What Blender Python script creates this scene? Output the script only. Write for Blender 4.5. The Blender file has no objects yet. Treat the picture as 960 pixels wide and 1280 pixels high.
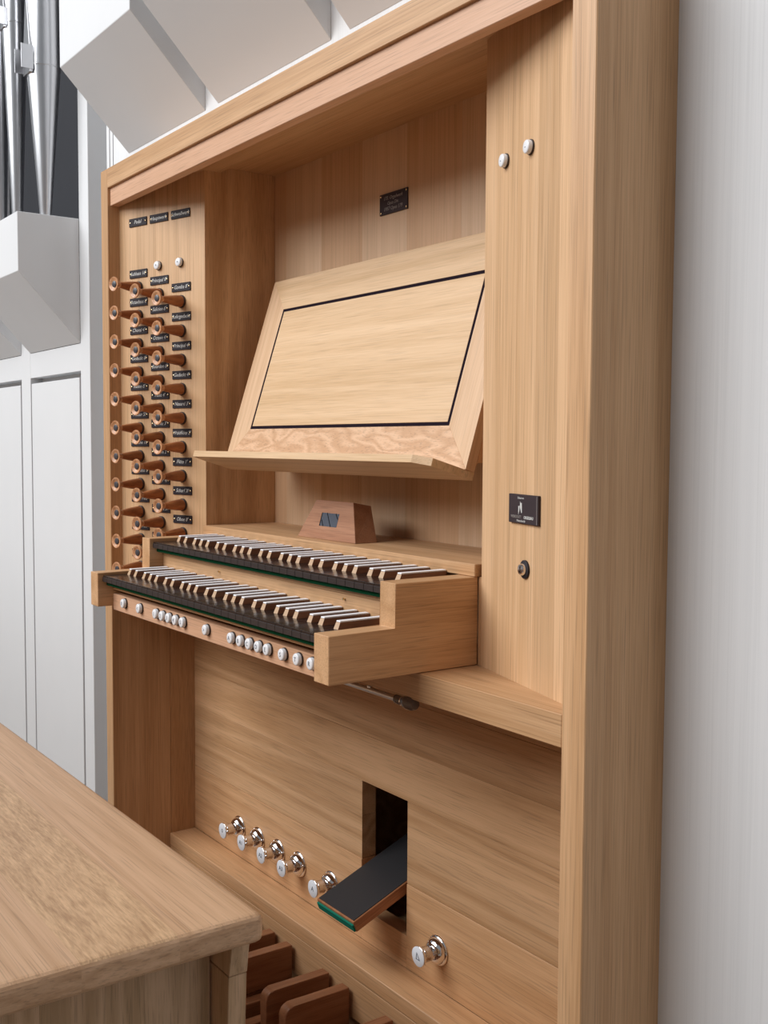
import bpy, bmesh, math, random
from mathutils import Matrix, Vector

random.seed(7)
S = bpy.context.scene
COL = S.collection
OX, OY, OZ = 388.0, 89.0, -880.0            # millimetre survey frame -> metres, floor at 0


def V(x, y, z):
    return Vector(((x - OX) / 1000, (y - OY) / 1000, (z - OZ) / 1000))


# ------------------------------------------------------------------ camera
cam = bpy.data.cameras.new('camera')
cam.sensor_fit = 'VERTICAL'
cam.sensor_height = 24.0
cam.sensor_width = 18.0
cam.lens = 1351.9 / 1280 * 24.0
cam.clip_start = 0.05
cam_o = bpy.data.objects.new('camera', cam)
COL.objects.link(cam_o)
right = Vector((0.57769449, 0.81623812, 0.00493943))
down = Vector((0.05371189, -0.0319751, -0.9980444))
fwd = Vector((-0.81448395, 0.57683006, -0.06231353))
mw = Matrix.Identity(4)
for i in range(3):
    mw[i][0], mw[i][1], mw[i][2] = right[i], -down[i], -fwd[i]
mw.translation = V(1968.31, -789.70, 238.62)
cam_o.matrix_world = mw
S.camera = cam_o

# ------------------------------------------------------------------ light
w = bpy.data.worlds.new('World')
S.world = w
w.use_nodes = True
w.node_tree.nodes['Background'].inputs[0].default_value = (0.90, 0.95, 1.0, 1)
w.node_tree.nodes['Background'].inputs[1].default_value = 0.24


def area(name, loc, target, sx, sy, power, col):
    l = bpy.data.lights.new(name, 'AREA')
    l.shape = 'RECTANGLE'
    l.size, l.size_y = sx, sy
    l.energy = power
    l.color = col
    o = bpy.data.objects.new(name, l)
    COL.objects.link(o)
    o.location = loc
    o.rotation_euler = (Vector(target) - Vector(loc)).to_track_quat('-Z', 'Y').to_euler()
    return o


area('window_front_offscreen', (-1.9, -4.7, 4.8), (0.0, 0.0, 1.0), 5.6, 4.2, 540, (0.965, 0.985, 1.0))
S.view_settings.view_transform = 'Standard'
S.view_settings.look = 'None'
S.view_settings.gamma = 1.0
S.view_settings.use_curve_mapping = False
S.view_settings.exposure = 0.06
try:
    S.cycles.use_denoising = True
    S.cycles.max_bounces = 8
except Exception:
    pass

# ------------------------------------------------------------------ materials
MATS = {}


def new_mat(name, rough=0.5, metal=0.0, spec=0.5):
    m = bpy.data.materials.new(name)
    m.use_nodes = True
    b = m.node_tree.nodes['Principled BSDF']
    b.inputs['Roughness'].default_value = rough
    b.inputs['Metallic'].default_value = metal
    b.inputs['Specular IOR Level'].default_value = spec
    MATS[name] = m
    return m, m.node_tree.nodes, m.node_tree.links, b


def flat(name, col, rough=0.5, metal=0.0, spec=0.5, noise=0.06, nscale=40.0):
    """single-tone surface with a light procedural mottling"""
    m, N, L, b = new_mat(name, rough, metal, spec)
    tc = N.new('ShaderNodeTexCoord')
    nz = N.new('ShaderNodeTexNoise')
    nz.inputs['Scale'].default_value = nscale
    nz.inputs['Detail'].default_value = 2
    L.new(tc.outputs['Object'], nz.inputs['Vector'])
    mx = N.new('ShaderNodeMix')
    mx.data_type = 'RGBA'
    mx.inputs['A'].default_value = tuple(c * (1 - noise) for c in col) + (1,)
    mx.inputs['B'].default_value = tuple(min(1, c * (1 + noise)) for c in col) + (1,)
    L.new(nz.outputs['Fac'], mx.inputs['Factor'])
    L.new(mx.outputs['Result'], b.inputs['Base Color'])
    return m


def wood(name, light, dark, axis='z', rough=0.45, along=0.035, fine=420.0, ring=9.0, var=0.10, bump=0.12, wfine=0.5, wring=0.35, pores=560.0, pdark=0.80):
    m, N, L, b = new_mat(name, rough, 0, 0.35)
    tc = N.new('ShaderNodeTexCoord')
    oi = N.new('ShaderNodeObjectInfo')
    sc = N.new('ShaderNodeVectorMath')
    sc.operation = 'SCALE'
    sc.inputs[0].default_value = (13.1, 17.7, 11.3)
    L.new(oi.outputs['Random'], sc.inputs['Scale'])
    ad = N.new('ShaderNodeVectorMath')
    ad.operation = 'ADD'
    L.new(tc.outputs['Object'], ad.inputs[0])
    L.new(sc.outputs[0], ad.inputs[1])
    mp = N.new('ShaderNodeVectorMath')
    mp.operation = 'MULTIPLY'
    s = {'x': (along, 1, 1), 'y': (1, along, 1), 'z': (1, 1, along)}[axis]
    mp.inputs[1].default_value = s
    L.new(ad.outputs[0], mp.inputs[0])
    mf = N.new('ShaderNodeVectorMath')
    mf.operation = 'MULTIPLY'
    mf.inputs[1].default_value = tuple(c if c == 1 else c * 0.7 for c in s)
    L.new(ad.outputs[0], mf.inputs[0])
    n1 = N.new('ShaderNodeTexNoise')
    n1.inputs['Scale'].default_value = ring
    n1.inputs['Detail'].default_value = 2
    n1.inputs['Roughness'].default_value = 0.45
    L.new(mp.outputs[0], n1.inputs['Vector'])
    pp = N.new('ShaderNodeMath')
    pp.operation = 'MULTIPLY'
    pp.inputs[1].default_value = 16.0
    L.new(n1.outputs['Fac'], pp.inputs[0])
    pg = N.new('ShaderNodeMath')
    pg.operation = 'PINGPONG'
    pg.inputs[1].default_value = 1.0
    L.new(pp.outputs[0], pg.inputs[0])
    n2 = N.new('ShaderNodeTexNoise')
    n2.inputs['Scale'].default_value = fine
    n2.inputs['Detail'].default_value = 3
    n2.inputs['Roughness'].default_value = 0.65
    L.new(mf.outputs[0], n2.inputs['Vector'])
    n3 = N.new('ShaderNodeTexNoise')
    n3.inputs['Scale'].default_value = 18.0
    n3.inputs['Detail'].default_value = 1
    L.new(mp.outputs[0], n3.inputs['Vector'])

    def mul(a, k):
        q = N.new('ShaderNodeMath')
        q.operation = 'MULTIPLY'
        q.inputs[1].default_value = k
        L.new(a, q.inputs[0])
        return q.outputs[0]

    def add(a, c):
        q = N.new('ShaderNodeMath')
        q.operation = 'ADD'
        L.new(a, q.inputs[0])
        L.new(c, q.inputs[1])
        return q.outputs[0]
    f = add(add(mul(n2.outputs['Fac'], wfine), mul(pg.outputs[0], wring)), mul(n3.outputs['Fac'], max(0.05, 1 - wfine - wring)))
    rp = N.new('ShaderNodeValToRGB')
    rp.color_ramp.elements[0].position = 0.34
    rp.color_ramp.elements[0].color = dark + (1,)
    rp.color_ramp.elements[1].position = 0.66
    rp.color_ramp.elements[1].color = light + (1,)
    L.new(f, rp.inputs[0])
    hs = N.new('ShaderNodeHueSaturation')
    mr = N.new('ShaderNodeMapRange')
    mr.inputs['To Min'].default_value = 1 - var
    mr.inputs['To Max'].default_value = 1 + var * 0.6
    L.new(oi.outputs['Random'], mr.inputs['Value'])
    L.new(mr.outputs[0], hs.inputs['Value'])
    L.new(rp.outputs[0], hs.inputs['Color'])
    n4 = N.new('ShaderNodeTexNoise')
    n4.inputs['Scale'].default_value = pores
    n4.inputs['Detail'].default_value = 1
    L.new(mf.outputs[0], n4.inputs['Vector'])
    m4 = N.new('ShaderNodeMapRange')
    m4.inputs['From Min'].default_value = 0.56
    m4.inputs['From Max'].default_value = 0.68
    m4.inputs['To Min'].default_value = 1.0
    m4.inputs['To Max'].default_value = pdark
    L.new(n4.outputs['Fac'], m4.inputs['Value'])
    mm = N.new('ShaderNodeVectorMath')
    mm.operation = 'SCALE'
    L.new(hs.outputs[0], mm.inputs[0])
    L.new(m4.outputs[0], mm.inputs['Scale'])
    L.new(mm.outputs[0], b.inputs['Base Color'])
    bp = N.new('ShaderNodeBump')
    bp.inputs['Strength'].default_value = bump
    bp.inputs['Distance'].default_value = 0.0006
    L.new(n2.outputs['Fac'], bp.inputs['Height'])
    L.new(bp.outputs[0], b.inputs['Normal'])
    return m


OAK_L, OAK_D = (0.677, 0.415, 0.227), (0.495, 0.275, 0.130)
for ax in 'xyz':
    wood('oak_' + ax, OAK_L, OAK_D, ax, along=0.02, wring=0.15, wfine=0.6)
wood('oak_panel', (0.707, 0.458, 0.266), (0.535, 0.323, 0.165), 'z', along=0.015, ring=7, var=0.07, wring=0.12, wfine=0.6)
wood('oak_jamb', (0.707, 0.458, 0.266), (0.535, 0.323, 0.165), 'y', along=0.015, ring=7, var=0.07, wring=0.12, wfine=0.6)
wood('oak_back', (0.727, 0.511, 0.339), (0.606, 0.405, 0.246), 'z', along=0.015, ring=6, var=0.03, wring=0.10, wfine=0.6, pdark=0.88)
wood('oak_back_warm', (0.677, 0.439, 0.266), (0.545, 0.333, 0.184), 'z', along=0.015, ring=6, var=0.03, wring=0.10, wfine=0.6, pdark=0.88)
wood('oak_desk', (0.747, 0.521, 0.319), (0.606, 0.396, 0.213), 'x', along=0.03, ring=12, var=0.03, wring=0.18, pdark=0.88)
wood('desk_v', (0.727, 0.492, 0.310), (0.596, 0.376, 0.213), 'y', along=0.03, ring=10, var=0.02, wring=0.18, pdark=0.88)
wood('oak_figured', (0.70, 0.455, 0.285), (0.56, 0.335, 0.19), 'x', along=0.30, ring=22, var=0.02, wring=0.42, wfine=0.3)
wood('oak_pink', (0.697, 0.425, 0.281), (0.576, 0.328, 0.193), 'x', along=0.03, ring=6, var=0.02, wring=0.15)
wood('oak_low', (0.677, 0.415, 0.227), (0.495, 0.275, 0.130), 'x', along=0.03, ring=9, var=0.08, wring=0.28, wfine=0.4)
wood('oak_toe', (0.68, 0.405, 0.215), (0.52, 0.28, 0.13), 'x', along=0.03, ring=9, var=0.05, wring=0.20, wfine=0.45)
wood('oak_cathedral', (0.677, 0.415, 0.227), (0.495, 0.275, 0.130), 'z', along=0.06, ring=7, var=0.03, wring=0.30, wfine=0.45)
wood('oak_warm_y', (0.677, 0.415, 0.227), (0.495, 0.275, 0.130), 'y', along=0.04, ring=10, var=0.04, wring=0.2)
wood('bench_oak', (0.667, 0.425, 0.261), (0.505, 0.299, 0.165), 'x', along=0.025, ring=12, var=0.05, wring=0.16, wfine=0.5, fine=220)
wood('bench_fleck', (0.70, 0.46, 0.27), (0.42, 0.25, 0.135), 'x', along=0.16, ring=10, var=0.02, wring=0.08, wfine=0.78, fine=300, pdark=0.9)
wood('oak_endgrain', (0.74, 0.52, 0.31), (0.60, 0.40, 0.22), 'y', along=0.3, ring=20, var=0.04, wring=0.2, fine=300)
wood('bench_end', (0.667, 0.425, 0.261), (0.505, 0.299, 0.165), 'y', along=0.3, ring=20, var=0.04, wring=0.2, fine=300)
wood('bench_leg', (0.606, 0.405, 0.251), (0.44, 0.285, 0.155), 'z', along=0.06, ring=12, var=0.05, wring=0.32, wfine=0.4)
wood('knob_wood', (0.42, 0.155, 0.055), (0.28, 0.09, 0.03), 'z', along=0.2, ring=20, var=0.18, rough=0.35)
wood('knob_ring', (0.667, 0.350, 0.186), (0.505, 0.240, 0.116), 'z', along=0.6, ring=30, var=0.12, rough=0.28)
wood('walnut_x', (0.44, 0.22, 0.125), (0.33, 0.15, 0.08), 'x', along=0.05, ring=10, var=0.03, wring=0.2)
wood('pedal_wood', (0.42, 0.185, 0.088), (0.29, 0.115, 0.05), 'y', along=0.06, ring=14, var=0.12, rough=0.35, wring=0.2)
wood('sharp_wood', (0.34, 0.155, 0.085), (0.23, 0.095, 0.05), 'y', along=0.1, ring=20, var=0.08, rough=0.4)
wood('white_wood', (0.76, 0.765, 0.775), (0.70, 0.705, 0.715), 'z', along=0.012, ring=5, var=0.02, wring=0.12, wfine=0.65, fine=180, rough=0.6, bump=0.05, pdark=0.96)
wood('floor_wood', (0.40, 0.37, 0.34), (0.30, 0.275, 0.25), 'x', along=0.05, ring=5, var=0.05)
flat('floor_stone', (0.44, 0.44, 0.45), 0.6, noise=0.08, nscale=3)
flat('white_paint', (0.70, 0.705, 0.715), 0.55, noise=0.02, nscale=8)
flat('ebony', (0.020, 0.013, 0.012), 0.16, spec=0.6, noise=0.2, nscale=60)
flat('ebony_front', (0.034, 0.025, 0.024), 0.4, spec=0.4, noise=0.2, nscale=60)
flat('bone', (0.95, 0.94, 0.97), 0.5, spec=0.25, noise=0.02)
flat('sharp_front', (0.55, 0.36, 0.22), 0.4, noise=0.08, nscale=200)
flat('green_felt', (0.002, 0.048, 0.018), 0.95, spec=0.1, noise=0.3, nscale=500)
flat('green_pad', (0.005, 0.17, 0.11), 0.8, spec=0.2, noise=0.15, nscale=300)
flat('plate_black', (0.026, 0.021, 0.026), 0.62, spec=0.25, noise=0.15)
flat('plaque_black', (0.040, 0.028, 0.032), 0.6, spec=0.25, noise=0.15)
flat('ink_white', (0.62, 0.62, 0.60), 0.5, noise=0.02)
flat('ink_dim', (0.30, 0.27, 0.25), 0.5, noise=0.02)
flat('ink_dark', (0.05, 0.07, 0.11), 0.5, noise=0.02)
flat('brass', (0.85, 0.70, 0.42), 0.22, 1.0, noise=0.05)
flat('chrome', (0.80, 0.78, 0.78), 0.10, 1.0, noise=0.02)
flat('tin', (0.66, 0.66, 0.68), 0.30, 1.0, noise=0.05, nscale=15)
flat('porcelain', (0.83, 0.84, 0.87), 0.22, noise=0.01)
flat('stud_white', (0.80, 0.83, 0.88), 0.45, noise=0.02)
flat('collar_dark', (0.03, 0.015, 0.012), 0.45, noise=0.2)
flat('inlay_grey', (0.055, 0.055, 0.065), 0.35, noise=0.2, nscale=200)
flat('inlay_dark', (0.016, 0.010, 0.016), 0.9, spec=0.05, noise=0.2, nscale=100)
flat('void_black', (0.008, 0.008, 0.009), 0.9, spec=0.1, noise=0.2)
flat('case_dark', (0.030, 0.031, 0.036), 0.8, spec=0.2, noise=0.1, nscale=4)
flat('rubber', (0.018, 0.017, 0.019), 0.55, noise=0.2, nscale=300)

flat('screen_glass', (0.075, 0.085, 0.11), 0.25, noise=0.1)
flat('smoke_knob', (0.13, 0.095, 0.075), 0.18, noise=0.15)


# ------------------------------------------------------------------ builders
WM = {}


def T(x, y, z):
    return Matrix.Translation(V(x, y, z))


def frame(o, u, v, n):
    """frame at survey point o (mm), columns u, v, n"""
    m = Matrix.Identity(4)
    for i in range(3):
        m[i][0], m[i][1], m[i][2] = u[i], v[i], n[i]
    m.translation = V(*o)
    return m


def link(o, fr, parent=None):
    COL.objects.link(o)
    if parent is not None:
        o.parent = parent
        o.matrix_basis = WM[parent].inverted() @ fr
    else:
        o.matrix_basis = fr
    WM[o] = fr.copy()
    return o


def thing(name, label, cat, at, group=None, fr=None):
    o = bpy.data.objects.new(name, None)
    o.empty_display_size = 0.05
    link(o, fr if fr is not None else T(*at))
    o['label'] = label
    o['category'] = cat
    if group:
        o['group'] = group
    return o


def tag(o, label, cat, group=None):
    o['label'] = label
    o['category'] = cat
    if group:
        o['group'] = group
    return o


def to_mesh(name, bm, mats, smooth=False):
    bmesh.ops.recalc_face_normals(bm, faces=bm.faces)
    me = bpy.data.meshes.new(name)
    for f in bm.faces:
        f.smooth = smooth
    bm.to_mesh(me)
    bm.free()
    for m in (mats if isinstance(mats, (list, tuple)) else [mats]):
        me.materials.append(MATS[m])
    return me


def bev(bm, b, seg=1, edges=None):
    if b > 0:
        bmesh.ops.bevel(bm, geom=edges or list(bm.edges), offset=b / 1000, segments=seg, affect='EDGES', profile=0.5)


def bm_box(x0, x1, y0, y1, z0, z1, bm=None):
    bm = bm or bmesh.new()
    k = 0.001
    vs = [bm.verts.new((x * k, y * k, z * k)) for x in (x0, x1) for y in (y0, y1) for z in (z0, z1)]
    for f in ((0, 1, 3, 2), (4, 6, 7, 5), (0, 4, 5, 1), (2, 3, 7, 6), (0, 2, 6, 4), (1, 5, 7, 3)):
        bm.faces.new([vs[i] for i in f])
    return bm


def box(name, x0, x1, y0, y1, z0, z1, mat, parent=None, b=0.6, seg=1):
    """box given in survey millimetres"""
    cx, cy = (x0 + x1) / 2, (y0 + y1) / 2
    bm = bm_box(x0 - cx, x1 - cx, y0 - cy, y1 - cy, 0, z1 - z0)
    bev(bm, b, seg)
    me = to_mesh(name, bm, mat)
    return link(bpy.data.objects.new(name, me), T(cx, cy, z0), parent)


def bm_prism(poly, axis, a0, a1):
    """poly in the two other axes (x: (y,z); y: (x,z); z: (x,y)), mm local"""
    bm = bmesh.new()
    k = 0.001

    def P(q, a):
        if axis == 'x':
            return (a * k, q[0] * k, q[1] * k)
        if axis == 'y':
            return (q[0] * k, a * k, q[1] * k)
        return (q[0] * k, q[1] * k, a * k)
    A = [bm.verts.new(P(q, a0)) for q in poly]
    B = [bm.verts.new(P(q, a1)) for q in poly]
    bm.faces.new(A)
    bm.faces.new(B[::-1])
    n = len(poly)
    for i in range(n):
        bm.faces.new((A[i], B[i], B[(i + 1) % n], A[(i + 1) % n]))
    return bm


def prism(name, poly, axis, a0, a1, mat, parent=None, b=0.6, seg=1, smooth=False):
    """poly in survey mm"""
    p0, p1 = poly[0]
    loc = [(q[0] - p0, q[1] - p1) for q in poly]
    bm = bm_prism(loc, axis, 0, a1 - a0)
    bev(bm, b, seg)
    me = to_mesh(name, bm, mat, smooth)
    at = {'x': (a0, p0, p1), 'y': (p0, a0, p1), 'z': (p0, p1, a0)}[axis]
    return link(bpy.data.objects.new(name, me), T(*at), parent)


def bm_lathe(prof, n=24):
    """profile [(r,h)] about local z, mm"""
    bm = bmesh.new()
    k = 0.001
    rings = []
    for r, h in prof:
        if r < 1e-6:
            rings.append([bm.verts.new((0, 0, h * k))])
        else:
            rings.append([bm.verts.new((r * k * math.cos(2 * math.pi * i / n), r * k * math.sin(2 * math.pi * i / n), h * k)) for i in range(n)])
    for a, c in zip(rings, rings[1:]):
        for i in range(n):
            j = (i + 1) % n
            if len(a) == 1 and len(c) > 1:
                bm.faces.new((a[0], c[i], c[j]))
            elif len(c) == 1 and len(a) > 1:
                bm.faces.new((a[i], a[j], c[0]))
            elif len(a) > 1:
                bm.faces.new((a[i], a[j], c[j], c[i]))
    return bm


def lathe_mesh(name, prof, mat, n=24, smooth=True):
    me = to_mesh(name, bm_lathe(prof, n), mat, smooth)
    if smooth:
        try:
            me.set_sharp_from_angle(angle=math.radians(40))
        except Exception:
            pass
    return me


def put(name, me, fr, parent=None):
    return link(bpy.data.objects.new(name, me), fr, parent)


def off(fr, x=0, y=0, z=0):
    return fr @ Matrix.Translation((x / 1000, y / 1000, z / 1000))


# lettering, prepared while the scene is still small
TEXTS = {}


def want(s, size, shear=0.0, align='CENTER', bold=0.0):
    TEXTS.setdefault((s, size, shear, align, bold), None)


def prepare_texts():
    obs = {}
    for key in TEXTS:
        s, size, shear, align, bold = key
        cu = bpy.data.curves.new('lettering', 'FONT')
        cu.body = s
        cu.size = size / 1000
        cu.shear = shear
        cu.align_x = align
        cu.align_y = 'CENTER'
        cu.resolution_u = 2
        cu.offset = bold / 1000
        cu.extrude = 0.00015
        o = bpy.data.objects.new('lettering', cu)
        COL.objects.link(o)
        obs[key] = o
    bpy.context.view_layer.update()
    dg = bpy.context.evaluated_depsgraph_get()
    for key, o in obs.items():
        TEXTS[key] = bpy.data.meshes.new_from_object(o.evaluated_get(dg))
    for o in obs.values():
        cu = o.data
        bpy.data.objects.remove(o)
        bpy.data.curves.remove(cu)


def text(s, size, fr, mat, parent, shear=0.0, align='CENTER', name='lettering', bold=0.0):
    me = TEXTS[(s, size, shear, align, bold)]
    if len(me.materials) == 0:
        me.materials.append(MATS[mat])
    elif me.materials[0] != MATS[mat]:
        me = me.copy()
        me.materials[0] = MATS[mat]
    return put(name, me, fr, parent)


C1 = ["Subbass 16'", "Octavbass 8'", "Choral 4'", "Gedackt 8'", "Violon 8'", "Mixtur 5f", "Posaune 16'", "Trompete 8'", "HW - Ped", "SW - Ped", "Tremulant"]
C2 = ["Principal 8'", "Salicion 8'", "Octave 4'", "Bourdon 8'", "Flöte 4'", "Quinte 3'", "Octave 2'", "Mixtur 4f", "Cornet 5f", "Trompete 8'"]
C3 = ["Gamba 8'", "Rohrgedackt", "Principal 4'", "Gedackt 4'", "Nasard 3'", "Waldflöte 2'", "Flöte 1'", "Scharf 3f", "Oboe 8'"]
TOP = ['Pedal', 'Hauptwerk', 'Schwellwerk']
for t_ in C1 + C2 + C3 + TOP:
    want(t_, 11.0, 0.3)
BTN = ['0', '<', '1', '2', '3', '4', '5', '>', 'A', 'B', 'C', 'D', 'E', 'S', 'T', 'R']
for t_ in BTN:
    want(t_, 9.0)
want('+', 9.0)
want('-', 9.0)
STUD = ['0', 'A1', 'A2', 'A3', 'A']
for t_ in STUD:
    want(t_, 12.0)
PLQ = [('173. Orgelwerk', 9.0), ('Opus Div.', 8.5), ('1957 Opus 179', 9.0)]
for t_, s_ in PLQ:
    want(t_, s_, 0.3)
want('Erbaut von', 4.0)
want('WERKSTATT', 5.2)
want('ORGELBAU', 5.2, 0.0, 'CENTER', 0.12)
want('Meisterbetrieb', 4.0)
prepare_texts()

ORD = ['first', 'second', 'third', 'fourth', 'fifth', 'sixth', 'seventh', 'eighth', 'ninth', 'tenth', 'eleventh', 'twelfth']

# ------------------------------------------------------------------ setting
xL, xR, ST, yF = -346.0, 1121.5, 37.6, 88.8
xi0, xi1 = xL + ST, xR - ST            # inner faces of the stiles
xn0, xn1 = -45.5, 821.0                # niche edges
YW = 222.0                             # face of the white wall
ZT, ZG, ZF = 827.5, 786.4, 749.0


def structure(o):
    o['kind'] = 'structure'
    return o


fl = structure(box('floor', -4500, 4200, -2300, 1500, -900, -880, 'floor_wood', b=0))
box('lower_floor', -7000, 7000, -9000, -2300, -1420, -1400, 'floor_stone', fl, b=0)
structure(box('unseen_shade_wall', -4500, 4200, -1760, -1660, -880, 640, 'oak_x', b=2))     # added out of view to block low light from the lower console
wb = structure(box('wall_back', xR, 3600, YW, YW + 40, -880, 2600, 'white_wood', b=0))
box('wall_panel', xL, xR, YW, YW + 40, ZT, 2600, 'white_wood', wb, b=0)
box('wall_panel', -609, xL, YW, YW + 40, -880, 2600, 'white_wood', wb, b=0)
box('wall_panel', -632, -615, YW, YW + 40, -880, 2600, 'white_wood', wb, b=0.5)
box('wall_panel', -655, -638, YW, YW + 40, -880, 2600, 'white_wood', wb, b=0.5)
box('wall_recess', -800, -600, 330, 345, -880, 2600, 'white_paint', wb, b=0)

structure(box('wall_left', -4500, -2410, YW + 10, YW + 50, -880, 2600, 'white_paint', b=0))

# white organ case with pipe field, beside the console
oc = thing('organ_case', 'white painted organ case with panels, posts and sloping pipe boxes', 'organ case', (-1000, 240, -880))
for a, c in ((-857, -788), (-1373, -1287), (-1890, -1800), (-2406, -2317)):
    box('post', a, c, YW, 330 if a == -857 else 262, -880, 2200 if a == -857 else 826, 'white_paint', oc, b=1)
for k, (a, c) in enumerate(((-1287, -857), (-1800, -1373), (-2317, -1890))):
    box('rail', a, c, YW + 1, 250, 430, 503, 'white_paint', oc, b=0.5)
    box('bottom_rail', a, c, YW + 1, 250, -880, -800, 'white_paint', oc, b=0.5)
    box('panel', a + 12, c - 11, YW - 0.5, YW + 24, -792, 413, 'white_paint', oc, b=1)
    box('panel_backing', a + 0.5, c - 0.5, 258, 266, -800, 430, 'white_paint', oc, b=0)


def corbel(a, c, ybk, yfr, zt, zfr, zwall):
    return prism('pipe_box', [(ybk, zt), (yfr, zt), (yfr, zfr), (ybk, zwall)], 'x', a, c, 'white_paint', oc, b=1.0)


corbel(-1283, -857, YW, 61, 828, 678, 503)
corbel(-1790, -1370, YW, 61, 828, 678, 503)
corbel(-2307, -1887, YW, 61, 828, 678, 503)
for a, c in ((-513, -103.5), (-46, 378), (435, 858), (915, 1338)):
    corbel(a, c, YW, 59, 2200, 1090, 923)
box('inner_back', -2406, -790, 430, 440, 502, 2200, 'case_dark', oc, b=0)
box('inner_side', -800, -790, 331, 430, 502, 2200, 'case_dark', oc, b=0)
box('wind_chest', -2406, -858, YW + 2, 430, 812, 828, 'case_dark', oc, b=0)

# pipes standing on the left pipe box


def pipe(x, y, r, zm, toe, label, ztop=2150):
    t = thing('organ_pipe', label, 'organ pipe', (x, y, 828), 'tin pipes on the left pipe box')
    f0 = T(x, y, 828)
    put('foot', lathe_mesh('foot', [(0, 0), (toe, 0), (toe + 1, 6), (r, zm - 828)], 'tin', 28), f0, t)
    hm = 0.62 * r
    bm = bm_lathe([(r, 0), (r, 2), (r, hm), (r, ztop - zm), (r - 1.5, ztop - zm), (r - 1.5, hm), (r - 1.5, 2), (r - 1.5, 0)], 28)
    cut = []
    for f in bm.faces:
        c = f.calc_center_median()
        if 0.002 < c.z < hm / 1000 and c.y < 0 and abs(c.x) < 0.6 * r / 1000:
            cut.append(f)
    bmesh.ops.delete(bm, geom=cut, context='FACES')
    put('body', to_mesh('body', bm, 'tin', True), T(x, y, zm), t)
    put('languid', lathe_mesh('languid', [(0, -2), (r - 1.5, -2), (r - 1.5, 0), (0, 0)], 'tin', 28), T(x, y, zm), t)
    put('solder_ring', lathe_mesh('solder_ring', [(r, -2), (r + 0.9, -1), (r + 0.9, 1), (r, 2)], 'tin', 28), T(x, y, zm), t)
    a = 0.62 * r
    box('lower_lip', x - a, x + a, y - r - 2, y - r + 6, zm - 0.5 * r, zm + 1, 'tin', t, b=0.5)
    prism('upper_lip', [(x - a, zm + 0.62 * r), (x + a, zm + 0.62 * r), (x + 0.15 * a, zm + 4.2 * r), (x - 0.15 * a, zm + 4.2 * r)], 'y', y - r - 1.5, y - r + 6, 'tin', t, b=0.4)
    for s_ in (-1, 1):
        box('ear', x + s_ * (a + 1) - 1, x + s_ * (a + 1) + 1, y - r - 0.55 * r, y - r + 8, zm - 0.35 * r, zm + 1.05 * r, 'tin', t, b=0.4)
    return t


pipe(-905, 150, 43, 1212, 14, 'largest tin organ pipe, next to the white post')
pipe(-1075, 128, 33, 1370, 13, 'slender tin organ pipe between the largest pipe and a higher-mouthed one')
pipe(-1200, 122, 30, 1520, 12, 'slender tin organ pipe with the highest mouth')
pipe(-1290, 165, 30, 1480, 12, 'tin organ pipe behind the high-mouthed one')

# ------------------------------------------------------------------ oak console cabinet
con = thing('organ_console', 'light oak organ console cabinet built into the white wall', 'organ console', (388, 200, -880))
box('side_post', xL, xi0, yF, 226, -880, ZT, 'oak_z', con, b=1.0)
box('side_post', xi1, xR, yF, 226, -880, ZT, 'oak_z', con, b=1.0)
box('side_board', xL, xi0, 226.3, 330, -880, ZT, 'oak_cathedral', con, b=0.5)
box('side_board', xi1, xR, 226.3, 330, -880, ZT, 'oak_cathedral', con, b=0.5)
box('top_rail', xi0, xi1, yF, 226, ZG, ZT, 'oak_x', con, b=0.8)
box('fascia', xi0, xi1, 95, 115, ZF, ZG + 2, 'oak_pink', con, b=0.8)
box('soffit', xi0, xi1, 115, 370, 798, 812, 'oak_x', con, b=0)
put('ball_catch', lathe_mesh('ball_catch', [(0, 0), (6, 0), (6, 2), (3.5, 3), (2.5, 5), (0, 6)], 'collar_dark', 16), frame((687, 199, 798), (1, 0, 0), (0, -1, 0), (0, 0, -1)), con)
box('shelf', xi0, xi1, yF + 0.3, 286, -110.5, -71.3, 'oak_x', con, b=0.8)

# angled jamb panels, as glued staves
uL = Vector((262.9, 75.1, 0)).normalized()
nL = uL.cross(Vector((0, 0, 1)))
uR = Vector((262.9, -75.1, 0)).normalized()
nR = uR.cross(Vector((0, 0, 1)))
Z3 = Vector((0, 0, 1))
LEN = 273.5


def LP(u, z, h=0.0):
    """frame on the left jamb panel"""
    q = Vector((xi0, 115.4, 0)) + uL * u + nL * h
    return frame((q.x, q.y, z), uL, Z3, nL)


def RP(u, z, h=0.0):
    """frame on the right jamb panel, u measured from the right post"""
    q = Vector((xi1, 115.4, 0)) - uR * u + nR * h
    return frame((q.x, q.y, z), uR, Z3, nR)


for fn, sgn, cuts in ((LP, 1, (0, 58, 121, 178, 230, LEN)), (RP, -1, (0, 62, 118, 175, 222, LEN))):
    for a, c in zip(cuts, cuts[1:]):
        a2, c2 = a + 0.03, c - 0.03
        w_ = c2 - a2
        bm = bm_box(-w_ / 2, w_ / 2, 0, 868.5, -18, 0)
        bev(bm, 0.12)
        o = put('jamb_stave', to_mesh('jamb_stave', bm, 'oak_jamb'), fn((a + c) / 2, -71.3), con)
# niche
box('niche_side', xn0 - 18, xn0, 191.5, 352, -71, 798, 'oak_cathedral', con, b=0.3)
box('niche_side', xn1, xn1 + 18, 191.5, 352, -71, 798, 'oak_cathedral', con, b=0.3)
cuts = [xn0 - 18, 2, 139, 281, 421, 571, 711, xn1 + 18]
for k_, (a, c) in enumerate(zip(cuts, cuts[1:])):
    box('back_stave', a + 0.03, c - 0.03, 352.4, 368, -71, 798, 'oak_back' if k_ % 2 else 'oak_back_warm', con, b=0.12)

for xa_, xb_ in ((813.3, 821), (-45.5, -37.3)):
    box('cheek_filler', xa_, xb_, 191.5, 198, -71, 54, 'oak_z', con, b=0)

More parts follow.
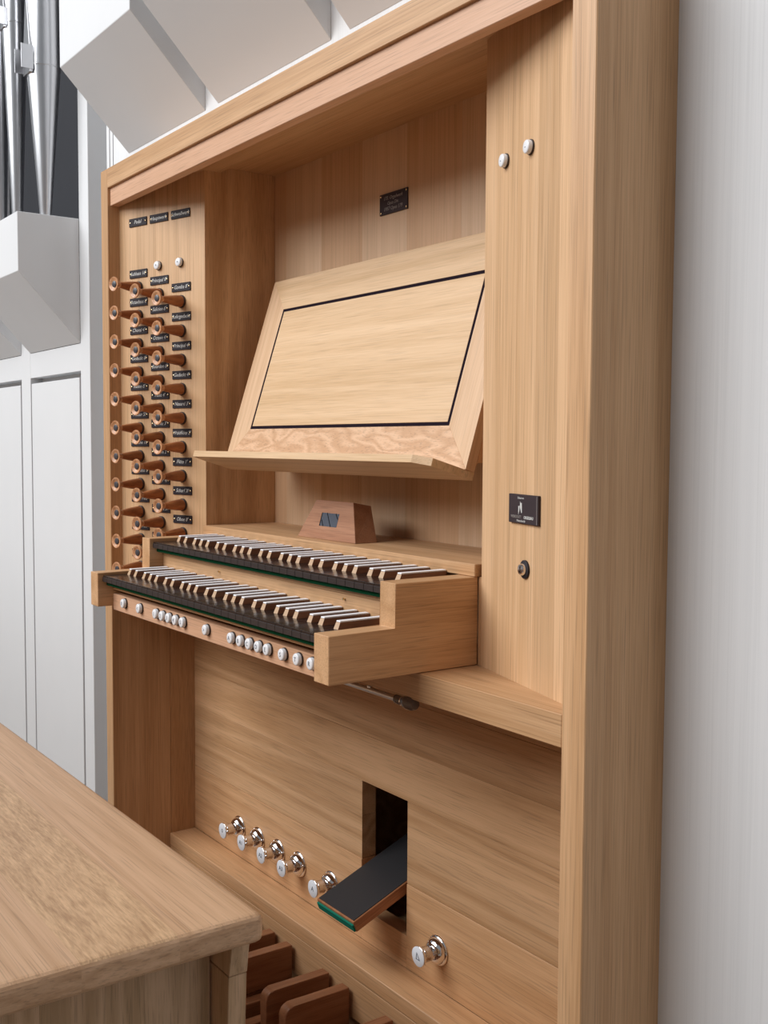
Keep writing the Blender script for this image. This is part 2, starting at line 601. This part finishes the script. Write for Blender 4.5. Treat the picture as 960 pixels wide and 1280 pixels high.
# knee panel: horizontal boards around the swell opening
HX0, HX1, HZ0, HZ1 = 385, 522, -600, -366
zc = [-110.5, -196, -280, HZ1, -430, -509]
YB = 286.7
for za, zb in zip(zc, zc[1:]):
    if za <= HZ1 + 0.1:
        box('knee_board', xi0, HX0, YB, YB + 30, zb + 0.2, za - 0.2, 'oak_low', con, b=0.4)
        box('knee_board', HX1, xi1, YB, YB + 30, zb + 0.2, za - 0.2, 'oak_low', con, b=0.4)
    else:
        box('knee_board', xi0, xi1, YB, YB + 30, zb + 0.2, za - 0.2, 'oak_low', con, b=0.4)
box('toe_board', xi0, HX0, YB - 0.8, YB + 30, -657, -509.6, 'oak_toe', con, b=0.5)
box('toe_board', HX1, xi1, YB - 0.8, YB + 30, -657, -509.6, 'oak_toe', con, b=0.5)
box('toe_board', HX0, HX1, YB - 0.8, YB + 30, -657, HZ0, 'oak_toe', con, b=0.3)
# the hollow of the case behind the knee panel, reached only through the swell opening
for x_ in (150, 760):
    box('opening_liner', x_ - 12, x_, YB + 30, 1100, -650, -115, 'oak_low', con, b=0)
box('opening_liner', 150, 748, YB + 30, 1100, -656, -644, 'oak_low', con, b=0)
box('opening_liner', 150, 748, YB + 30, 1100, -127, -115, 'oak_low', con, b=0)
box('opening_back', 138, 760, 1100, 1112, -656, -115, 'oak_low', con, b=0)
box('toe_ledge', xi0, xi1, 222.7, YB, -684.5, -657.2, 'oak_toe', con, b=1.2)
box('kick_board', xi0, xi1, 223.5, 243, -758, -686, 'oak_x', con, b=0.5)
box('plinth', xi0, xi1, 300, 318, -880, -657, 'oak_low', con, b=0)

# ------------------------------------------------------------------ key desk
kd = thing('key_desk', 'stepped oak key cheeks and button rail that carry both manuals', 'key desk', (388, 100, -71))
prof = [(-57, -70.5), (191, -70.5), (191, 54), (48, 54), (48, -6.5), (-57, -6.5)]
prism('key_cheek', prof, 'x', 777, 813, 'oak_warm_y', kd, b=0.8)
prism('key_cheek', prof, 'x', -37, -1, 'oak_warm_y', kd, b=0.8)
box('key_bed', -1, 777, -12, 280, -70.5, -50, 'oak_x', kd, b=0)
box('button_rail', -1, 777, -27, -12, -78, -47, 'oak_pink', kd, b=1.2)
box('name_strip', -1, 777, 76, 84, -50, 19.5, 'oak_x', kd, b=0.6)
box('upper_bed', -1, 777, 84, 186, 0, 18, 'oak_x', kd, b=0)
box('cover_board', xn0 + 0.5, 815, 183, 352, 54.3, 72, 'oak_x', kd, b=1.0)
for x_ in (243, 648):
    put('brass_pin', lathe_mesh('brass_pin', [(0, 5), (1.6, 4.4), (2, 3), (1.2, 0)], 'brass', 10), frame((x_, 76, 12), (1, 0, 0), (0, 0, 1), (0, -1, 0)), kd)

NW = 23.5
SHX = []
for o_ in range(5):
    for p_ in (NW - 3, 2 * NW + 3, 4 * NW - 4, 5 * NW, 6 * NW + 4):
        SHX.append(o_ * 7 * NW + p_)
SHX = SHX[:23]


def manual(label, dy, dz, tail, grp):
    t = thing('manual_keyboard', label, 'keyboard', (388, dy + 10, dz - 31), grp)
    # naturals
    bm = bm_box(-11.6, 11.6, 0, tail + 47, 0, 12)
    bev(bm, 0.7, 2)
    nat = to_mesh('natural_key', bm, 'ebony')
    bm = bm_box(-11.4, 11.4, -1.0, 0.4, 0.2, 8.8)
    bev(bm, 0.4)
    frt = to_mesh('key_front', bm, 'ebony_front')
    for i in range(33):
        x = (i + 0.5) * NW
        k = put('natural_key', nat, T(x, dy - 47, dz - 23), t)
        put('key_front', frt, T(x, dy - 47, dz - 23), k)
    # sharps
    bm = bmesh.new()
    q = 0.001
    pts = [(-5.6, -4.5, -11), (5.6, -4.5, -11), (5.6, tail, -11), (-5.6, tail, -11), (-4.9, -0.5, -2), (4.9, -0.5, -2), (4.9, tail, -2), (-4.9, tail, -2)]
    vs = [bm.verts.new((a * q, b_ * q, c * q)) for a, b_, c in pts]
    for f in ((0, 3, 2, 1), (4, 5, 6, 7), (0, 1, 5, 4), (1, 2, 6, 5), (2, 3, 7, 6), (3, 0, 4, 7)):
        bm.faces.new([vs[i] for i in f])
    bmesh.ops.recalc_face_normals(bm, faces=bm.faces)
    bm.faces.ensure_lookup_table()
    shp = bpy.data.meshes.new('sharp_key')
    bm.faces[2].material_index = 1
    bm.to_mesh(shp)
    bm.free()
    shp.materials.append(MATS['sharp_wood'])
    shp.materials.append(MATS['sharp_front'])
    bm = bm_box(-4.9, 4.9, -0.6, tail, -2, 0.4)
    bev(bm, 0.9, 2)
    cap = to_mesh('key_cap', bm, 'bone')
    for x in SHX:
        k = put('sharp_key', shp, T(x, dy, dz), t)
        put('key_cap', cap, T(x, dy, dz), k)
    box('felt_strip', 0, 775.5, dy - 40, dy - 29, dz - 30.5, dz - 23.2, 'green_felt', t, b=0.5)
    box('key_frame', 0, 775.5, dy - 27, dy + tail - 5, dz - 38.5, dz - 23.1, 'oak_x', t, b=0)
    return t


manual('lower organ manual of black naturals and white-topped sharps above the button rail', 0, 0, 75, 'two organ manuals')
manual('upper organ manual of black naturals and white-topped sharps under the cover board', 102, 58.6, 80, 'two organ manuals')

# ------------------------------------------------------------------ round push buttons
ring_me = lathe_mesh('button_ring', [(0, 0), (9.6, 0), (9.6, 2.0), (8.6, 2.4), (0, 2.4)], 'collar_dark', 24)
cap_me = lathe_mesh('button_cap', [(8.6, 1.0), (8.6, 6.4), (7.9, 7.6), (6.6, 8.2), (0, 8.5)], 'porcelain', 24)


def button(fr, s, label, grp, k=1.0):
    t = thing('push_button', label, 'push button', None, grp, fr)
    put('button_ring', ring_me, fr, t)
    put('button_cap', cap_me, fr, t)
    text(s, 9.0, off(fr, 0, 0, 8.5), 'ink_dark', t)
    return t


BX = [62, 136, 209.5, 237, 264, 291, 319, 406.5, 493.5, 523.5, 552, 580, 607, 651, 692, 729]
where = ['at the far end of the button rail, beside the long-side key cheek', ]
for i, (x, s) in enumerate(zip(BX, BTN)):
    if i == 0:
        wh = 'first on the rail, beside the cheek near the stop knobs'
    elif i == 1:
        wh = 'second on the rail from the stop knob end'
    elif i < 7:
        wh = ORD[i - 2] + ' in the row of five nearer the stop knobs'
    elif i == 7:
        wh = 'alone midway between the two rows of five'
    elif i < 13:
        wh = ORD[i - 8] + ' in the row of five farther from the stop knobs'
    else:
        wh = ['just past the farther row of five', 'next to last before the key cheek by the key switch', 'last on the rail, touching the cheek by the key switch'][i - 13]
    button(frame((x, -27, -58.5), (1, 0, 0), (0, 0, 1), (0, -1, 0)), s, 'white button ' + wh, 'white buttons on the rail below the manuals')
G2 = 'white buttons on the jamb panels'
button(LP(130.5, 611), '+', 'white round button above the middle column of stop knobs', G2)
button(LP(199, 611), '+', 'white round button above the stop column next to the niche', G2)
button(RP(209.6, 610), '-', 'white round button on the plain jamb panel, nearer the niche', G2)
button(RP(139, 610), '-', 'white round button on the plain jamb panel, nearer its outer post', G2)

# ------------------------------------------------------------------ drawstops and their plates
coll_me = lathe_mesh('collar', [(0, 0), (13.2, 0), (13.2, 3.0), (12.2, 4.0), (0, 4.0)], 'collar_dark', 24)
shank_me = lathe_mesh('shank', [(11.8, 4), (12.0, 8), (11.2, 16), (9.4, 30), (7.2, 42), (5.6, 52), (0, 52)], 'knob_wood', 24)
head_me = lathe_mesh('head', [(5.4, 48), (6.2, 53), (8.6, 58), (12.6, 62.5), (15.0, 64.6), (15.2, 66.0), (14.4, 67.2), (12.8, 67.2), (10.0, 65.0), (7.0, 64.0), (0, 64.0)], 'knob_ring', 28)
inl_me = lathe_mesh('inlay', [(6.6, 63.0), (6.6, 65.6), (5.6, 66.0), (0, 66.0)], 'inlay_grey', 20)
bm = bm_box(-29, 29, -8.7, 8.7, 0, 2.2)
bev(bm, 0.5)
plate_me = to_mesh('name_plate', bm, 'plate_black')
scr_me = lathe_mesh('screw', [(0, 3.0), (1.3, 2.8), (1.9, 2.2), (1.9, 1.8)], 'brass', 10)


def plate(fr, s, label, grp, parent_name='stop_label'):
    t = thing(parent_name, label, 'label plate', None, grp, fr)
    put('plate', plate_me, fr, t)
    for sx in (-25, 25):
        put('screw', scr_me, off(fr, sx, 0, 0), t)
    text(s, 11.0, off(fr, 0, 0, 2.35), 'ink_white', t, shear=0.3)
    return t


def knob(fr, label):
    t = thing('drawstop', label, 'stop knob', None, 'turned stop knobs on the jamb', fr)
    put('collar', coll_me, fr, t)
    put('shank', shank_me, fr, t)
    h = put('head', head_me, fr, t)
    put('inlay', inl_me, fr, h)
    return t


cols = [(64.5, 571.0, C1, 'outer column'), (133.0, 551.0, C2, 'middle column'), (201.8, 531.0, C3, 'niche-side column')]
for u, z0, names, cname in cols:
    for r, s in enumerate(names):
        z = z0 - 60 * r
        knob(LP(u, z), 'brown turned stop knob, %s from top in the %s' % (ORD[r], cname))
        plate(LP(u, z + 29.5), s, 'black name plate over the %s stop knob in the %s' % (ORD[r], cname), 'black plates above the stop knobs')
for u, s, cn in ((64.5, TOP[0], 'outer column'), (133.0, TOP[1], 'middle column'), (201.3, TOP[2], 'niche-side column')):
    plate(LP(u, 709.5), s, 'black heading plate high above the %s' % cn, 'heading plates at the top of the stop jamb')

# ------------------------------------------------------------------ plaques and key switch
fr = frame((382.8, 352.4, 669), (1, 0, 0), (0, 0, 1), (0, -1, 0))
t = thing('dedication_plaque', 'small black engraved plaque on the niche back above the music desk', 'plaque', None, None, fr)
bm = bm_box(-42, 42, -18.5, 18.5, 0, 2.5)
bev(bm, 0.4)
put('plate', to_mesh('plaque_plate', bm, 'plaque_black'), fr, t)
for sx in (-38.5, 38.5):
    for sy in (-14.5, 14.5):
        put('screw', scr_me, off(fr, sx, sy, 0.3), t)
for (s, sz), yy in zip(PLQ, (9.5, 0, -9.5)):
    text(s, sz, off(fr, -1, yy, 2.65), 'ink_dim', t, shear=0.3)

fr = RP(140.7, 157)
t = thing('maker_plaque', 'black rectangular plaque with a two-bladed emblem on the jamb panel', 'plaque', None, None, fr)
bm = bm_box(-41, 41, -18.7, 18.7, 0, 4)
bev(bm, 0.6)
put('plate', to_mesh('plaque_plate', bm, 'plaque_black'), fr, t)
bm = bm_box(37.6, 38.4, -18, 18, 3.9, 4.15)
put('edge_line', to_mesh('edge_line', bm, 'ink_dim'), fr, t)
text('Erbaut von', 4.0, off(fr, -6, 14, 4.15), 'ink_white', t)
text('WERKSTATT', 5.2, off(fr, -19, -10.5, 4.15), 'ink_dim', t)
text('ORGELBAU', 5.2, off(fr, 16, -10.5, 4.15), 'ink_white', t, bold=0.12)
text('Meisterbetrieb', 4.0, off(fr, -5, -15.3, 4.15), 'ink_white', t)
for poly in ([(-12.6, 4.2), (-10.6, 3.2), (-8.6, 5.0), (-9.8, -2.0), (-12.4, -8.2)], [(-8.0, 10.2), (-6.0, 7.8), (-3.0, 8.6), (-2.4, -4.6), (-4.0, -5.6), (-7.6, 2.0)]):
    bm = bm_prism([(a * 1.0, b_ * 0.95) for a, b_ in poly], 'z', 4.0, 4.3)
    put('emblem_blade', to_mesh('emblem_blade', bm, 'ink_white'), fr, t)

fr = RP(139, 80)
t = thing('key_switch', 'round black and chrome key switch below the emblem plaque', 'key switch', None, None, fr)
put('escutcheon', lathe_mesh('escutcheon', [(0, 0), (12, 0), (12, 2.4), (10.6, 3.4), (7.2, 3.4)], 'plate_black', 28), fr, t)
put('barrel', lathe_mesh('barrel', [(7.6, 0), (7.6, 6), (6.6, 8), (0, 8)], 'chrome', 24), fr, t)
bm = bm_box(-0.9, 0.9, -4.5, 4.5, 7.8, 8.3)
put('key_slot', to_mesh('key_slot', bm, 'void_black'), fr, t)

# ------------------------------------------------------------------ music desk
dv = Vector((0, 0.316, 1)).normalized()
dn = Vector((0, -dv.z, dv.y))
DF = frame((10, 205.5, 203.6), (1, 0, 0), dv, dn)     # u right, v up the board, n towards the player
md = thing('music_desk', 'sloping oak music desk with dark inlaid line and front ledge', 'music desk', None, None, DF)
DW, DH, B0, B1, BT, BB = 755.5, 383.0, 68.5, 691.5, 317.0, 67.0


def dprism(name, poly, h0, h1, mat, b=0.3, parent=md):
    cx, cy = poly[0]
    bm = bm_prism([(p[0] - cx, p[1] - cy) for p in poly], 'z', h0, h1)
    bev(bm, b)
    return put(name, to_mesh(name, bm, mat), off(DF, cx, cy, 0), parent)


dprism('frame_rail', [(0, 0), (DW, 0), (B1, BB), (B0, BB)], -17, 0, 'oak_figured')
dprism('frame_rail', [(0, DH), (B0, BT), (B1, BT), (DW, DH)], -17, 0, 'oak_desk')
dprism('frame_stile', [(0, 0), (B0, BB), (B0, BT), (0, DH)], -17, 0, 'desk_v')
dprism('frame_stile', [(DW, 0), (DW, DH), (B1, BT), (B1, BB)], -17, 0, 'desk_v')
g = 6.0
dprism('center_panel', [(B0 + g, BB + g), (B1 - g, BB + g), (B1 - g, BT - g), (B0 + g, BT - g)], -16, 0, 'oak_desk')
for nm, pl in (('inlay_line', [(B0, BB), (B1, BB), (B1 - g, BB + g), (B0 + g, BB + g)]), ('inlay_line', [(B0, BT), (B0 + g, BT - g), (B1 - g, BT - g), (B1, BT)]),
               ('inlay_line', [(B0, BB), (B0 + g, BB + g), (B0 + g, BT - g), (B0, BT)]), ('inlay_line', [(B1, BB), (B1, BT), (B1 - g, BT - g), (B1 - g, BB + g)])):
    dprism(nm, pl, -15, -0.5, 'inlay_dark', b=0)
# front ledge: lies square to the board, plan (x, n)
lp = [(2, -17.5), (763.5 - 8, -17.5), (745, 53.5), (717, 70), (0, 70), (-6, 35)]
bm = bmesh.new()
A = [bm.verts.new((p[0] / 1000, 0, p[1] / 1000)) for p in lp]
Bv = [bm.verts.new((p[0] / 1000, -0.012, p[1] / 1000)) for p in lp]
bm.faces.new(A)
bm.faces.new(Bv[::-1])
for i in range(len(lp)):
    j = (i + 1) % len(lp)
    bm.faces.new((A[i], Bv[i], Bv[j], A[j]))
bev(bm, 0.4)
bmesh.ops.recalc_face_normals(bm, faces=bm.faces)
bm.normal_update()
for f in bm.faces:
    f.material_index = 1 if abs(f.normal.x) > 0.8 else 0
put('ledge', to_mesh('ledge', bm, ['oak_desk', 'oak_endgrain']), DF, md)
# bearers that hold the desk against the niche back
for x0_, x1_ in ((10.5, 26), (749, 765)):
    prism('bearer', [(224.5, 205), (229, 213), (352.2, 213), (352.2, 545), (331.5, 545)], 'x', x0_, x1_, 'oak_cathedral', md, b=0.5)

# ------------------------------------------------------------------ display box on the cover board
db = thing('display_box', 'small wedge-shaped walnut box with dark square display on the cover board', 'display box', (374, 235, 72.2))
bm = bmesh.new()
q = 0.001
pts = [(-94, -21, 0), (94, -21, 0), (94, 24, 0), (-94, 24, 0), (-61, -1, 67), (58, -1, 67), (58, 36, 60), (-61, 36, 60)]
vs = [bm.verts.new((a * q, b_ * q, c * q)) for a, b_, c in pts]
for f in ((0, 3, 2, 1), (4, 5, 6, 7), (0, 1, 5, 4), (1, 2, 6, 5), (2, 3, 7, 6), (3, 0, 4, 7)):
    bm.faces.new([vs[i] for i in f])
bev(bm, 0.6)
put('housing', to_mesh('housing', bm, 'walnut_x'), T(374, 235, 72.2), db)
fv = Vector((0, 20, 67)).normalized()
fn_ = Vector((1, 0, 0)).cross(fv)
DB = frame((374, 235 - 21 + 10.2, 72.2 + 34), (1, 0, 0), fv, fn_)
bm = bm_box(-29, 25, -12, 12, -6, 0.3)
d_ = put('display', to_mesh('display', bm, 'screen_glass'), DB, db)
for (a0, b0, a1, b1) in ((-14, 12, 6, -12), (-27, -1, -18, -12), (14, 12, 24, 2)):
    L_ = math.hypot(a1 - a0, b1 - b0)
    px_, py_ = -(b1 - b0) / L_ * 0.9, (a1 - a0) / L_ * 0.9
    bm = bm_prism([(a0 + px_, b0 + py_), (a1 + px_, b1 + py_), (a1 - px_, b1 - py_), (a0 - px_, b0 - py_)], 'z', 0.2, 0.5)
    put('display_line', to_mesh('display_line', bm, 'void_black'), DB, d_)
bm = bm_box(-31, -29, -12, 12, -1, 0.6)
put('display_edge', to_mesh('display_edge', bm, 'void_black'), DB, d_)

# ------------------------------------------------------------------ chrome rod under the shelf
rod = thing('chrome_rod', 'thin chrome pull rod with a dark knob under the oak shelf', 'pull rod', (600, 92, -117))
fx = frame((420, 92, -117.5), (0, 1, 0), (0, 0, 1), (1, 0, 0))
put('rod', lathe_mesh('rod', [(0, 0), (4.3, 0), (4.3, 338), (0, 338)], 'tin', 16), fx, rod)
put('ferrule', lathe_mesh('ferrule', [(0, 336), (6.5, 336), (7, 338), (7, 350), (6, 352), (0, 352)], 'smoke_knob', 20), fx, rod)
put('chrome_band', lathe_mesh('chrome_band', [(6, 351), (7.6, 351.5), (7.6, 353.5), (6, 354)], 'chrome', 20), fx, rod)
put('knob', lathe_mesh('knob', [(6, 353), (8.6, 357), (10, 365), (9.4, 374), (7, 380), (0, 382)], 'smoke_knob', 20), fx, rod)
for x_ in (470, 690):
    box('hanger', x_ - 4, x_ + 4, 89.5, 95, -115, -111.0, 'tin', rod, b=0.5)

# ------------------------------------------------------------------ toe studs
fl_me = lathe_mesh('flange', [(0, 0), (24.5, 0), (25, 2), (24, 4), (22, 5), (21, 9), (17.5, 14), (13, 17), (0, 17)], 'chrome', 32)
st_me = lathe_mesh('stem', [(12, 15), (12, 20), (12.6, 21), (12.6, 34), (14.5, 36.5), (16.4, 38), (16.4, 41), (15.8, 41.6), (0, 41.6)], 'chrome', 28)
fc_me = lathe_mesh('face', [(16.2, 41.4), (16.2, 42.6), (15.6, 43.0), (0, 43.0)], 'stud_white', 28)
SX = [(-84, 'first from the left side board'), (0.5, 'second from the left side board'), (84.6, 'third from the left side board'), (167, 'fourth from the left side board'), (285, 'just beside the swell pedal')]


def stud(x, s, label):
    fr = frame((x, YB - 0.8, -590), (1, 0, 0), (0, 0, 1), (0, -1, 0))
    t = thing('toe_stud', label, 'toe stud', None, 'chrome toe studs above the ledge', fr)
    put('flange', fl_me, fr, t)
    put('stem', st_me, fr, t)
    f = put('face', fc_me, fr, t)
    if s:
        text(s, 12.0, off(fr, 0, 0, 43.15), 'ink_dark', f)
    else:
        o = [(-5, -5), (6, -5), (-3, 7)]
        i_ = [(-3.4, -3.8), (3.4, -3.8), (-2.2, 3.8)]
        bm = bmesh.new()
        A = [bm.verts.new((p[0] / 1000, p[1] / 1000, 0.0001)) for p in o]
        B_ = [bm.verts.new((p[0] / 1000, p[1] / 1000, 0.0001)) for p in i_]
        for k in range(3):
            j = (k + 1) % 3
            bm.faces.new((A[k], A[j], B_[j], B_[k]))
        put('triangle_mark', to_mesh('triangle_mark', bm, 'ink_dark'), off(fr, 0, 0, 43.1), f)


for (x, wname), s in zip(SX, STUD):
    stud(x, s, 'chrome toe stud with white lettered face, ' + wname)
stud(611, None, 'chrome toe stud with a triangle mark, alone past the swell pedal')

# ------------------------------------------------------------------ swell pedal
SV = Vector((0, 104, 41)).normalized()
SN = Vector((1, 0, 0)).cross(SV)
SF = frame((453.5, 184, -555), (1, 0, 0), SV, SN)
sp = thing('swell_pedal', 'tilted swell pedal with black tread reaching out of the knee panel', 'swell pedal', None, None, SF)


def sbox(name, x0, x1, v0, v1, n0, n1, mat, b=0.5):
    bm = bm_box(x0, x1, v0, v1, n0, n1)
    bev(bm, b)
    return put(name, to_mesh(name, bm, mat), SF, sp)


sbox('tread_board', -57.5, 57.5, 0, 250, -20, 0, 'pedal_wood', 1.0)
sbox('rubber_tread', -55, 55, 3, 248, -0.5, 1.2, 'rubber', 0.3)
sbox('green_pad', -57, 56, -3.0, 40, -19, -5, 'green_pad', 1.0)
sbox('pedal_arm', -20, 20, 150, 300, -70, -20, 'pedal_wood', 1.0)

# ------------------------------------------------------------------ pedalboard
pb = thing('pedalboard', 'wooden organ pedalboard with raised brown sharps under the bench', 'pedalboard', (440, 0, -880))
PITCH = 65.0
bm = bm_box(-12, 12, 0, 560, 0, 34)
bev(bm, 3, 2)
natm = to_mesh('natural_pedal', bm, 'pedal_wood')
for i in range(16):
    x = 407 + (i - 8) * PITCH
    put('natural_pedal', natm, T(x, -345, -802), pb)
pp_ = [(0, 0), (0, 52)]
for k in range(7):
    a = math.pi - k * math.pi / 12
    pp_.append((16 + 16 * math.cos(a), 52 + 16 * math.sin(a)))
pp_ += [(128, 68), (128, 0)]
bm = bm_prism(pp_, 'x', -11, 11)
bev(bm, 2.0, 2)
shm = to_mesh('sharp_pedal', bm, 'pedal_wood')
for i in range(15):
    if i % 7 in (2, 6):
        continue
    x = 407 + (i - 8 + 0.5) * PITCH
    put('sharp_pedal', shm, T(x, 89, -769.5), pb)
for i in range(15):
    if i % 7 in (2, 6):
        continue
    x = 407 + (i - 8 + 0.5) * PITCH
    box('sharp_bar', x - 9, x + 9, -345, 216, -802, -769, 'pedal_wood', pb, b=2)
box('heel_rail', -130, 880, -400, -345, -880, -760, 'oak_x', pb, b=3)
box('toe_rail', -130, 880, 180, 216, -880, -803, 'oak_x', pb, b=2)
box('frame_end', -148, -130, -400, 216, -880, -760, 'oak_y', pb, b=2)
box('frame_end', 880, 896, -400, 216, -880, -760, 'oak_y', pb, b=2)

# ------------------------------------------------------------------ bench
bn = thing('organ_bench', 'solid oak organ bench with rounded seat and tapered legs', 'bench', (388, -430, -880))
bx1, bx0 = 990, -214
cuts = [(-612, -535), (-535, -446), (-446, -345), (-345, -247.5)]
# seat of edge-glued boards with a rounded rim
for k, (a, c) in enumerate(cuts):
    cx, cy = (bx0 + bx1) / 2, (a + c) / 2
    bm = bm_box(bx0 - cx, bx1 - cx, a - cy, c - cy, -32, 0)
    ed = []
    for e in bm.edges:
        v0, v1 = e.verts
        endx = abs(v0.co.x - v1.co.x) < 1e-6
        outer = (endx and abs(v0.co.z - v1.co.z) < 1e-6)
        if k == len(cuts) - 1 and v0.co.y > 0 and v1.co.y > 0:
            outer = True
        if k == 0 and v0.co.y < 0 and v1.co.y < 0:
            outer = True
        if outer:
            ed.append(e)
    bev(bm, 9, 4, ed)
    bmesh.ops.recalc_face_normals(bm, faces=bm.faces)
    bm.normal_update()
    for f in bm.faces:
        f.material_index = 1 if abs(f.normal.x) > 0.6 else 0
    o = put('seat_board', to_mesh('seat_board', bm, ['bench_fleck' if k == 2 else 'bench_oak', 'bench_end']), T(cx, cy, -255), bn)
for s_ in (-1, 1):
    cx = 388
    pa, pc = (898, 912) if s_ > 0 else (2 * cx - 912, 2 * cx - 898)
    ys = [-560, -462, -351, -274.5]
    for a, c in zip(ys, ys[1:]):
        box('end_board', pa, pc, a + 0.03, c - 0.03, -880, -287, 'bench_leg', bn, b=0.15)
    for ya in (-271, -606):
        def lx(v):
            return v if s_ > 0 else 2 * cx - v
        prism('leg', [(lx(899), -335), (lx(951), -335), (lx(899 + 24), -880), (lx(899), -880)], 'y', ya, ya + 22, 'bench_leg', bn, b=0.8)
        prism('leg_block', [(lx(899), -287), (lx(960), -287), (lx(952), -334), (lx(899), -334)], 'y', ya, ya + 22, 'bench_leg', bn, b=0.8)
box('stretcher', -120, 896, -440, -415, -600, -520, 'bench_oak', bn, b=1)
